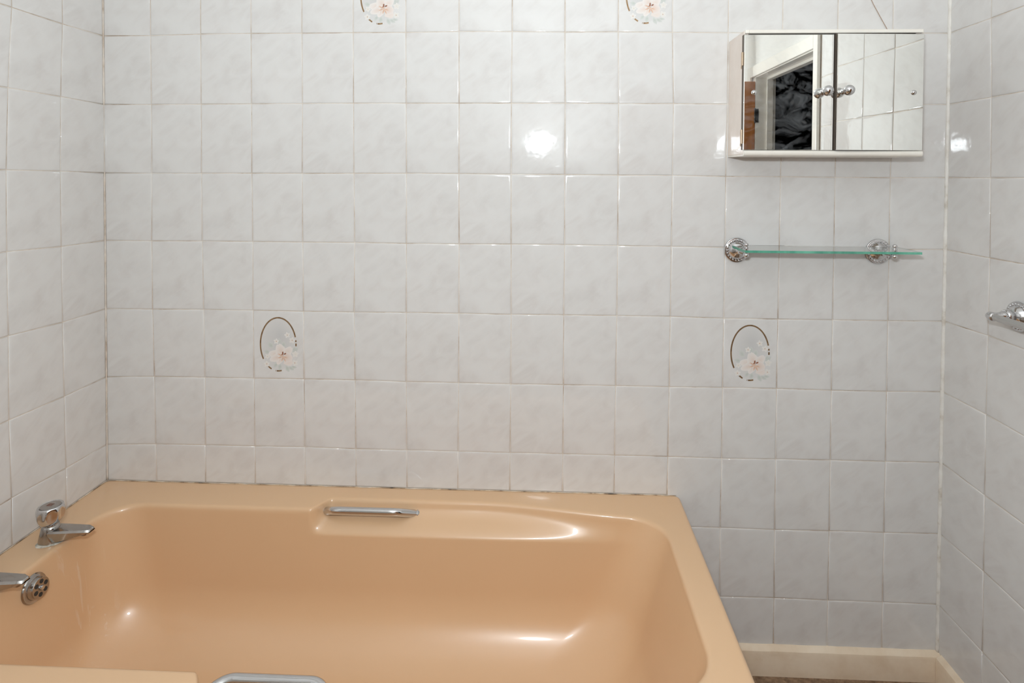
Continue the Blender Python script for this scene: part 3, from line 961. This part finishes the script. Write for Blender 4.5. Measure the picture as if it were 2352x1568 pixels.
# ------------------------------------------------------------------ rosettes, glass shelf, towel rail
def rosette_profile():
    return [(0.0, 0.0), (0.0345, 0.0), (0.0352, 0.0022), (0.0340, 0.0045), (0.0322, 0.0052), (0.0312, 0.0050), (0.0300, 0.0058), (0.0270, 0.0072),
            (0.0256, 0.0068), (0.0246, 0.0078), (0.0225, 0.0120), (0.0185, 0.0158), (0.0140, 0.0182), (0.0105, 0.0200), (0.0090, 0.0212)]
def rosette(name, parent, c, ax):
    m = MB(); m.lathe(rosette_profile(), c, ax, 48)
    r = m.build(name, M_CHROME, parent, angle=50)
    # chased band of lobes
    A = Vector(ax); t = Vector((0, 0, 1)); u = A.cross(t).normalized(); w = A.cross(u)
    m = MB()
    for k in range(22):
        a = 2 * PI * k / 22
        p = Vector(c) + A * 0.0066 + (u * math.cos(a) + w * math.sin(a)) * 0.0285
        m.sphere(p, 0.0027, 8, 6)
    bd = m.build('beaded_band', M_CHROME, r, angle=180)
    return r

shelf = thing('glass_shelf', (2.02, -0.0024, FL - 0.6000), 'clear glass shelf with green edge on two chrome rosette brackets', 'shelf')
SZ = FL - 0.5975
GX0, GX1, GY0, GY1, GT = 1.8080, 2.2555, -0.0030, -0.1200, 0.0062
m = MB(); m.box((GX0, GY1, SZ - GT / 2), (GX1, GY0, SZ + GT / 2), 0)
m.m = [0, 0, 1, 1, 0, 1]
m.build('glass_pane', [M_GLASS, M_GLASS_EDGE], shelf, smooth=False)
for bx in (1.8247, 2.2110):
    bz = FL - 0.6085
    r = rosette('bracket', shelf, (bx, -0.0024, bz), (0, -1, 0))
    m = MB(); m.lathe([(0.0090, 0.0200), (0.0078, 0.0225), (0.0098, 0.0250), (0.0098, 0.0275), (0.0066, 0.0300), (0.0052, 0.0400), (0.0048, 0.0600), (0.0060, 0.0680)], (bx, -0.0024, bz), (0, -1, 0), 24)
    m.build('bracket_arm', M_CHROME, r, angle=50)
    # clamp: a fork of two bosses holding the glass between them, finials above and below
    m = MB()
    yc = -0.0790
    m.lathe([(0.0, -0.0205), (0.0045, -0.0200), (0.0076, -0.0175), (0.0082, -0.0145), (0.0070, -0.0112), (0.0048, -0.0098), (0.0065, -0.0080), (0.0066, -0.0034), (0.0, -0.0034)], (bx, yc, SZ), 'Z', 24)
    m.lathe([(0.0, 0.0034), (0.0062, 0.0034), (0.0064, 0.0072), (0.0044, 0.0088), (0.0058, 0.0105), (0.0064, 0.0128), (0.0056, 0.0158), (0.0030, 0.0178), (0.0, 0.0182)], (bx, yc, SZ), 'Z', 24)
    m.build('clamp', M_CHROME, r, angle=50)

rail = thing('towel_rail', (RX - 0.0024, -0.2515, FL - 0.7247), 'satin towel rail on chrome rosettes fixed to the right wall', 'towel rail')
for yr in (-0.2515, -0.6900):
    c = (RX - 0.0024, yr, FL - 0.7247)
    r = rosette('mount', rail, c, (-1, 0, 0))
    m = MB(); m.lathe([(0.0090, 0.0200), (0.0150, 0.0220), (0.0162, 0.0260), (0.0158, 0.0310), (0.0135, 0.0345), (0.0118, 0.0352), (0.0122, 0.0375), (0.0105, 0.0400), (0.0088, 0.0500), (0.0076, 0.0620)], c, (-1, 0, 0), 28)
    m.build('mount_arm', M_CHROME, r, angle=50)
    m = MB()
    for k in range(20):
        a = 2 * PI * k / 20
        m.sphere((RX - 0.0024 - 0.0352, yr + 0.0126 * math.cos(a), FL - 0.7247 + 0.0126 * math.sin(a)), 0.0014, 6, 5)
    m.build('beaded_collar', M_CHROME, r, angle=180)
bx = RX - 0.0024 - 0.0640
m = MB(); m.tube([(bx, -0.2560, FL - 0.7247), (bx, -0.6855, FL - 0.7247)], 0.0078, 20); m.build('bar', M_SATIN, rail, angle=60)
for yr, s in ((-0.2515, 1), (-0.6900, -1)):
    m = MB(); m.lathe([(0.0078, -0.011), (0.0100, -0.009), (0.0106, -0.003), (0.0100, 0.004), (0.0070, 0.0085), (0.0, 0.0105)], (bx, yr, FL - 0.7247), (0, s, 0), 24)
    m.build('finial', M_CHROME, rail, angle=60)
